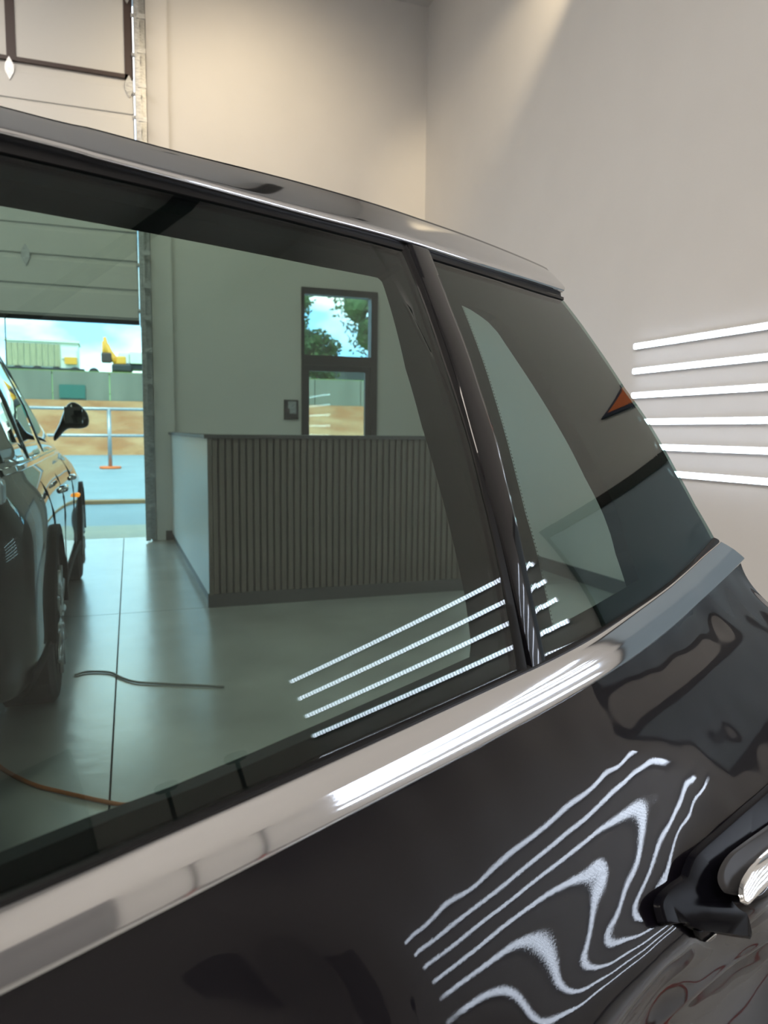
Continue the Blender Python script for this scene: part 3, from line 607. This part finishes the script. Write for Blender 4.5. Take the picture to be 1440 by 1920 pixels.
# side windows lie just outside the greenhouse on the right flank
def gx(y, z):
    P = []
    for k in range(len(ST)-1):
        if ST[k][0] <= y <= ST[k+1][0]:
            t = (y-ST[k][0])/(ST[k+1][0]-ST[k][0]); A = sec(*ST[k]); B = sec(*ST[k+1])
            P = [((1-t)*a[0]+t*b[0], (1-t)*a[1]+t*b[1]) for a, b in zip(A, B)]; break
    for (x0, z0), (x1, z1) in zip(P[:-2], P[1:-1]):
        if z1 <= z <= z0 and z0 > z1: return x0+(x1-x0)*(z0-z)/(z0-z1)
    return P[8][0]
def flank(name, poly, m, off, parent, th=.012, nsub=6):
    """panel that follows the flank: poly in (y, z)"""
    lo = sorted([p for p in poly[0]], key=lambda p: p[0]); hi = sorted([p for p in poly[1]], key=lambda p: p[0])
    Y = np.linspace(lo[0][0], lo[-1][0], 9); zl = np.interp(Y, [p[0] for p in lo], [p[1] for p in lo]); zh = np.interp(Y, [p[0] for p in hi], [p[1] for p in hi]); V = []; F = []; r = nsub+1
    for o_ in (off, off-th):
        for y, a, b in zip(Y, zl, zh):
            for j in range(r): z = a+(b-a)*j/nsub; V.append((XC+gx(y, z)+o_, y, z))
    n = len(Y)
    for i in range(n-1):
        for j in range(nsub): q = (i*r+j, (i+1)*r+j, (i+1)*r+j+1, i*r+j+1); F.append(q); F.append(tuple(n*r+x for x in reversed(q)))
        F.append((i*r, n*r+i*r, n*r+(i+1)*r, (i+1)*r)); F.append((i*r+nsub, (i+1)*r+nsub, n*r+(i+1)*r+nsub, n*r+i*r+nsub))
    for j in range(nsub): F.append((j, j+1, n*r+j+1, n*r+j)); F.append(((n-1)*r+j, n*r+(n-1)*r+j, n*r+(n-1)*r+j+1, (n-1)*r+j+1))
    return mobj(name, V, F, m, parent, True)
flank('side_window', ([(3.25, 1.16), (3.95, 1.15)], [(3.25, 1.55), (3.95, 1.70)]), CARGLASS2, .004, sv)
flank('side_window', ([(4.02, 1.15), (4.92, 1.15)], [(4.02, 1.70), (4.92, 1.70)]), CARGLASS2, .004, sv)
flank('side_window', ([(5.0, 1.15), (6.0, 1.15)], [(5.0, 1.70), (5.3, 1.68), (5.75, 1.50), (6.0, 1.32)]), CARGLASS2, .004, sv)
flank('window_trim', ([(3.2, 1.115), (6.15, 1.115)], [(3.2, 1.14), (6.15, 1.14)]), CHROME, .012, sv)
flank('window_trim', ([(3.2, 1.62), (3.8, 1.745), (5.2, 1.735), (5.8, 1.52), (6.15, 1.28)], [(3.2, 1.64), (3.8, 1.765), (5.2, 1.755), (5.8, 1.545), (6.15, 1.305)]), CHROME, .014, sv)
flank('cladding', ([(2.98, .30), (7.7, .30)], [(2.98, .40), (7.7, .40)]), TRIM, .016, sv)
flank('door_seam', ([(4.96, .42), (4.99, .42)], [(4.96, 1.11), (4.99, 1.11)]), RUBBER, .003, sv)
flank('door_seam', ([(3.98, .42), (4.01, .42)], [(3.98, 1.11), (4.01, 1.11)]), RUBBER, .003, sv)
flank('door_seam', ([(6.05, .42), (6.08, .42)], [(6.05, 1.08), (6.08, 1.08)]), RUBBER, .003, sv)
for y in (4.15, 5.15):
    tube('door_handle', [(XC+1.0, y, .98), (XC+1.03, y+.03, .985), (XC+1.03, y+.20, .985), (XC+1.0, y+.23, .98)], .014, CHROME, sv)
tube('side_marker', [(XC+.975, 6.28, .78), (XC+1.005, 6.30, .78), (XC+1.005, 6.36, .78), (XC+.975, 6.38, .78)], .016, AMBER, sv)
# wing mirror
mv = []; mf = []
rings_ = [(0, .035, .03, 1.22), (0, .05, .045, 1.27), (0, .075, .085, 1.37), (0, .085, .10, 1.395), (0, .08, .10, 1.39), (0, .065, .08, 1.375), (0, .035, .04, 1.355)]
RX = [(XC+.86+(k*.042), a, b, z) for k, (_, a, b, z) in enumerate(rings_)]
for x, a, b, z in RX:
    for k in range(16): t = 2*math.pi*k/16; mv.append((x, 6.02+a*math.cos(t), z+b*math.sin(t)))
for i in range(len(RX)-1):
    for k in range(16): mf.append((i*16+k, i*16+(k+1) % 16, (i+1)*16+(k+1) % 16, (i+1)*16+k))
mf.append(tuple(range(16))); mf.append(tuple((len(RX)-1)*16+k for k in range(16)))
mo = mobj('wing_mirror', mv, mf, PAINT2, sv, True); s2 = mo.modifiers.new('smooth', 'SUBSURF'); s2.levels = 1; s2.render_levels = 2
bobj('mirror_glass', [(XC+.945, XC+1.07, 5.925, 5.94, 1.33, 1.45)], CARGLASS2, mo, bev=.005)
def wheel(x, y, r):
    w = tube('wheel', [(x-.24, y, r), (x-.22, y, r), (x-.02, y, r), (x, y, r)], [r-.03, r, r, r-.03], TYRE, sv, 32, False)
    tube('rim', [(x-.05, y, r), (x+.004, y, r)], [r*.70, r*.68], RUBBER, w, 32, False)
    for k in range(10):
        a = 2*math.pi*k/10; c_, s_ = math.cos(a), math.sin(a)
        tube('spoke', [(x+.004, y+.05*c_, r+.05*s_), (x+.010, y+r*.66*c_, r+r*.66*s_)], [.022, .016], ALLOY, w, 6)
    tube('hub', [(x, y, r), (x+.014, y, r)], .055, ALLOY, w, 16, False)
for y in (3.85, 6.95):
    wheel(XC+.995, y, .39); wheel(XC-.755, y, .39)
    V = []; F = []
    for k in range(25):
        a = math.pi*k/24
        for rr, xx in ((.41, .99), (.41, 1.022), (.455, 1.016), (.455, .97)): V.append((XC+xx, y+rr*math.cos(a), .39+rr*math.sin(a)))
    for k in range(24):
        for j in range(4): F.append((k*4+j, k*4+(j+1) % 4, (k+1)*4+(j+1) % 4, (k+1)*4+j))
    F += [(0, 1, 2, 3), (96, 97, 98, 99)]
    mobj('arch_flare', V, F, TRIM, sv)
bobj('rear_lamp', [(XC+.78, XC+.905, 2.86, 2.97, 1.03, 1.12)], mat('pale_lens', (.6, .62, .68), .1, coat=1), sv, bev=.02)
bobj('rear_bumper', [(XC-.80, XC+.80, 2.76, 2.90, .36, .60)], TRIM, sv, bev=.03)

# the rest of the foreground car stands just left of the view, nose the other way (mirror image of the body above)
M2 = Matrix.Translation((-1.38, .22, 0)) @ Matrix.Diagonal((1, -1, 1, 1)) @ Matrix.Translation(-sv.location)
MI = Matrix.Translation(-car.location) @ M2
dop = flank('opening_shade', ([(4.10, .45), (5.20, .45)], [(4.10, 1.66), (5.20, 1.66)]), TRIM, .008, sv, .004)  # dark sheet stands for the shaded opening; the body stays closed
def copy_tree(o, parent, top=False):
    c = o.copy(); COL.objects.link(c); c.parent = parent
    if top: c.matrix_parent_inverse = MI
    for k in list(o.children): copy_tree(k, c)
for ch in list(sv.children):
    if ch is dop or ch.name.startswith('side_window.001') or ch.name.startswith('wing_mirror'): continue
    copy_tree(ch, car, True)
dop.parent = car; dop.matrix_parent_inverse = MI
# ------------------------------------------------------------------ cords and hose on the floor
def cord(name, P, r, m, lab, cat='cord'):
    o = tube(name, smooth_path([(x, y, r+.001) for x, y in P], 10), r, m, None, 8); return tag(o, lab, cat)
def fp(px, py): q = on_plane(px, py, 2, 0); return (q[0], q[1])
cord('power_cord', [fp(-60, 1380), fp(-10, 1432), fp(13, 1451), fp(62, 1475), fp(114, 1489), fp(203, 1509), fp(250, 1515), fp(330, 1516)], .008, mat('rust_cord', (.30, .10, .03), .6), 'rust coloured cord curving over the floor just beyond the door')
cord('air_hose', [fp(140, 1268), fp(165, 1262), fp(205, 1263), fp(228, 1273), fp(255, 1281), fp(300, 1284), fp(420, 1290)], .006, mat('grey_hose', (.20, .20, .19), .5), 'thin grey hose lying across the middle of the floor', 'hose')
cord('red_hose', [(3.4, 1.0), (2.4, .60), (1.80, .33), (1.55, .36), (1.30, .44), (1.20, .52), (1.26, .44), (1.36, .37), (1.60, .12), (2.0, -.5), (3.2, -1.0)], .0065, REDC, 'dark red hose looping over the floor below the wall tubes', 'hose')

# tripod work stands by the right wall (mirrored low in the window)
def stand(x, y, lab):
    t = tag(empty('light_stand', (x, y, 0)), lab, 'stand', 'tripod stands')
    tube('pole', [(x, y, .12), (x, y, 1.25)], .014, DARK, t)
    for k in range(3):
        a = 2.1*k+.4; tube('leg', [(x, y, .48), (x+.36*math.cos(a), y+.36*math.sin(a), .01)], .012, REDC if k == 1 else DARK, t)
    tube('collar', [(x, y, .44), (x, y, .52)], .026, DARK, t, 10)
    tube('head', [(x-.06, y, 1.28), (x+.06, y, 1.28)], .045, DARK, t, 12)
stand(3.2, -1.9, 'dark tripod stand with one red leg, nearer the added dark wall panel')
stand(3.2, -1.4, 'dark tripod stand with one red leg, nearer the wall tubes')

# ------------------------------------------------------------------ outside
struct(bobj('trim_3', [(-9, 8, YB+T, 10.72, -.16, -.005)], APRON))
gr = struct(bobj('trim_4', [(-60, 60, 10.73, 14.15, -.25, -.04)], ASPH))
struct(bobj('trim_5', [(-60, 60, 14.16, 14.45, -.25, .02)], DIRT))
struct(bobj('trim_6', [(-60, 60, 14.46, 40.0, -.25, -.03)], ASPH))
bank = tag(mobj('dirt_bank', [(x, y, z) for x in np.linspace(-45, 45, 46) for y, z in ((40.05, -.1), (40.6, .35+.1*random.random()), (42.3, 1.1+.25*random.random()), (44.0, 1.9+.2*random.random()), (45.88, 2.85), (45.88, -.1))],
    [(i*6+j, i*6+(j+1) % 6, (i+1)*6+(j+1) % 6, (i+1)*6+j) for i in range(45) for j in range(6)]+[tuple(range(6)), tuple(45*6+j for j in range(6))], DIRT), 'bank of bare reddish dirt below the concrete wall outside', 'bank')
rw = tag(empty('retaining_wall', (0, 46, 2.5)), 'long weathered concrete retaining wall above the dirt bank', 'wall')
for k in range(30): bobj('wall_panel', [(-45+3*k+.03, -42+3*k-.03, 46.0, 46.28, -.1, 4.45)], RETW, rw)
bobj('dark_panel', [(-2.65, -1.30, 45.9, 46.0, 2.95, 3.7)], mat('green_panel', (.03, .13, .10), .6), rw)
tag(mobj('grass_verge', [(-60, 46.3, 4.3), (60, 46.3, 4.3), (60, 46.3, 4.5), (-60, 46.3, 4.5), (-60, 70, 5.3), (60, 70, 5.3), (60, 70, 4.3), (-60, 70, 4.3)], [(0, 1, 2, 3), (3, 2, 5, 4), (4, 5, 6, 7), (0, 7, 6, 1), (0, 3, 4, 7), (1, 6, 5, 2)], GRASS), 'strip of green grass on top of the retaining wall', 'grass')['kind'] = 'stuff'
# guard rail with round feet
gl = tag(empty('guard_rail', (0, 26.5, 0)), 'grey two-bar pipe railing standing on the road outside', 'railing')
for z in (1.06, 1.93): tube('rail', [(-6, 26.5, z), (6, 26.5, z)], .05, GALV, gl)
for x in (-4.8, -.05, 4.6):
    tube('post', [(x, 26.5, .0), (x, 26.5, 1.93)], .065, GALV, gl); tube('foot', [(x, 26.5, -.03), (x, 26.5, .05)], .34, ORANGE, gl, 16)
# trailer, box truck, excavator on the upper level
def up(px, py, Y): return on_plane(px, py, 1, Y)
tl = tag(empty('trailer', (-6, 62, 5)), 'long tan box trailer with a pale open end on the grass outside', 'trailer')
a = up(12, 692, 62); b = up(112, 638, 62); c = up(146, 640, 62); zt = up(60, 640, 62)[2]
for k in range(9):
    x0 = a[0]+(b[0]-a[0])*k/9; x1 = a[0]+(b[0]-a[0])*(k+1)/9; bobj('side_panel', [(x0+.02, x1-.02, 61.9, 62, a[2]+.3, zt-.15)], BOXT, tl)
bobj('box', [(a[0], c[0], 62, 65, a[2]+.2, zt)], BOXW, tl); bobj('roof', [(a[0]-.1, c[0]+.1, 61.8, 65.1, zt, zt+.15)], BOXW, tl)
bobj('end_door', [(b[0]+.1, c[0]-.1, 61.85, 62, a[2]+.9, zt-.5)], BOXW, tl); bobj('machine', [(b[0]+.3, c[0]-.1, 61.6, 61.84, a[2]+.5, a[2]+1.0)], YELLOW, tl)
bobj('chassis', [(a[0], c[0]+.4, 61.9, 64, a[2]-.2, a[2]+.2)], DARK, tl)
for k in range(5): tube('wheel', [(a[0]+.8+k*1.3, 61.7, a[2]-.1), (a[0]+.8+k*1.3, 61.9, a[2]-.1)], .4, TYRE, tl, 14)
ex = tag(empty('excavator', tuple(up(215, 690, 58))), 'yellow excavator with its boom raised, on the grass outside', 'excavator')
def E_(px, py, y=58): q = up(px, py, y); return (q[0], q[1], q[2])
tube('boom', [E_(222, 684), E_(213, 672), E_(205, 660), E_(200, 646)], [.26, .28, .24, .18], YELLOW, ex, 6)
tube('stick', [E_(196, 632), E_(199, 650), E_(202, 668)], [.12, .2, .2], YELLOW, ex, 6)
tube('cylinder', [E_(194, 640), E_(194, 672)], .12, YELLOW, ex, 6)
q0 = E_(193, 680); bobj('bucket', [(q0[0]-.1, q0[0]+.6, 57.7, 58.3, q0[2]-.0, q0[2]+.7)], BROWN, ex, bev=.1)
q0 = E_(218, 692); q1 = E_(236, 678); bobj('cab', [(q0[0], q1[0], 57.2, 58.8, q0[2]+.3, q1[2]+.3)], YELLOW, ex, bev=.1)
bobj('crawler_track', [(q0[0]-.3, q1[0]+.3, 57, 57.5, q0[2]-.25, q0[2]+.3), (q0[0]-.3, q1[0]+.3, 58.5, 59, q0[2]-.25, q0[2]+.3)], DARK, ex, bev=.12)
bt = tag(empty('box_truck', tuple(up(255, 690, 60))), 'white box truck beside the excavator outside', 'truck')
q0 = up(236, 690, 60); q1 = up(274, 662, 60); bobj('cargo_box', [(q0[0]+.3, q1[0]+3, 60, 62.2, q0[2]+.5, q1[2]+.2)], BOXW, bt, bev=.05)
bobj('cab', [(q0[0]-.5, q0[0]+.28, 60.1, 62.1, q0[2]+.3, q0[2]+1.3)], BOXW, bt, bev=.12); bobj('chassis', [(q0[0]-.4, q1[0]+3, 60.3, 62, q0[2]+.1, q0[2]+.45)], DARK, bt)
for x in (q0[0]+.1, q0[0]+1.6): tube('wheel', [(x, 59.95, q0[2]+.1), (x, 60.25, q0[2]+.1)], .42, TYRE, bt, 14)
bt.location.z -= .165
# house and car beyond the glazed door
hs = tag(empty('shed', (17, 66, 5)), 'low grey shed seen through the glazed door', 'building')
bobj('wall', [(11, 26, 66, 69.8, 5.31, 7.1)], mat('shed_grey', (.10, .12, .14), .7), hs); bobj('roof', [(10.6, 26.4, 65.6, 69.9, 7.1, 7.3)], BOXW, hs); bobj('shutter', [(15.3, 17.2, 65.85, 65.95, 5.25, 6.8)], BOXW, hs)
# trees
ico = bmesh.new(); bmesh.ops.create_icosphere(ico, subdivisions=2, radius=1.0)
iv = [v.co.copy() for v in ico.verts]; iff = [[v.index for v in f.verts] for f in ico.faces]; ico.free()
def tree(x, y, z0, h, w, lab, nb=26):
    t = tag(empty('tree', (x, y, z0)), lab, 'tree')
    tube('trunk', [(x, y, z0), (x+.1, y, z0+h*.3), (x-.1, y, z0+h*.6)], [.3, .22, .12], BARK, t)
    V = []; F = []
    for k in range(nb):
        a = random.uniform(0, 6.28); rr = w*.5*math.sqrt(random.random())*.85; zz = z0+h*(.22+.68*random.random()); rr *= (1.0-.55*abs((zz-z0)/h-.5)*1.6)
        c = Vector((x+rr*math.cos(a), y+rr*math.sin(a), zz)); s = w*random.uniform(.11, .22)
        for _ in range(95):
            d = Vector((random.gauss(0, 1), random.gauss(0, 1), random.gauss(0, 1))).normalized()*s*random.uniform(.6, 1.1); q = c+d; e = random.uniform(.12, .26)
            u = Vector((random.gauss(0, 1), random.gauss(0, 1), random.gauss(0, 1))).normalized()*e; v = u.orthogonal().normalized()*e*.7; n = len(V)
            V += [q-u, q+v, q+u, q-v]; F.append((n, n+1, n+2, n+3))
        n = len(V); V += [c+p*s*.5*random.uniform(.9, 1.1) for p in iv]; F += [[n+i for i in f] for f in iff]
    f_ = mobj('foliage', V, F, LEAF, t, recalc=False); f_['kind'] = 'stuff'
tree(12.9, 60, 5.0, 8.6, 5.4, 'dark leafy tree at the left of the glazed door view')
tree(21.4, 58, 5.0, 12.5, 9.5, 'tall spreading tree filling the right of the transom window', 46)
tree(16.2, 62.4, 5.14, 4.6, 4.5, 'low bushy tree between the two taller trees')
ff = tag(mobj('far_treeline', [p for k in range(60) for p in ((-60+2.2*k, 90, 5.25), (-60+2.2*k, 90, 6.3+.6*random.random()), (-60+2.2*k, 93, 6.2), (-60+2.2*k, 93, 5.25))],
    [(i*4+j, i*4+(j+1) % 4, (i+1)*4+(j+1) % 4, (i+1)*4+j) for i in range(59) for j in range(4)]+[(0, 1, 2, 3), (236, 237, 238, 239)], LEAF), 'distant low line of trees on the horizon', 'trees'); ff['kind'] = 'stuff'
tag(bobj('field', [(-80, 80, 70.1, 160, 4.2, 5.2)], GRASS), 'green field behind the trailer and the excavator', 'grass')['kind'] = 'stuff'
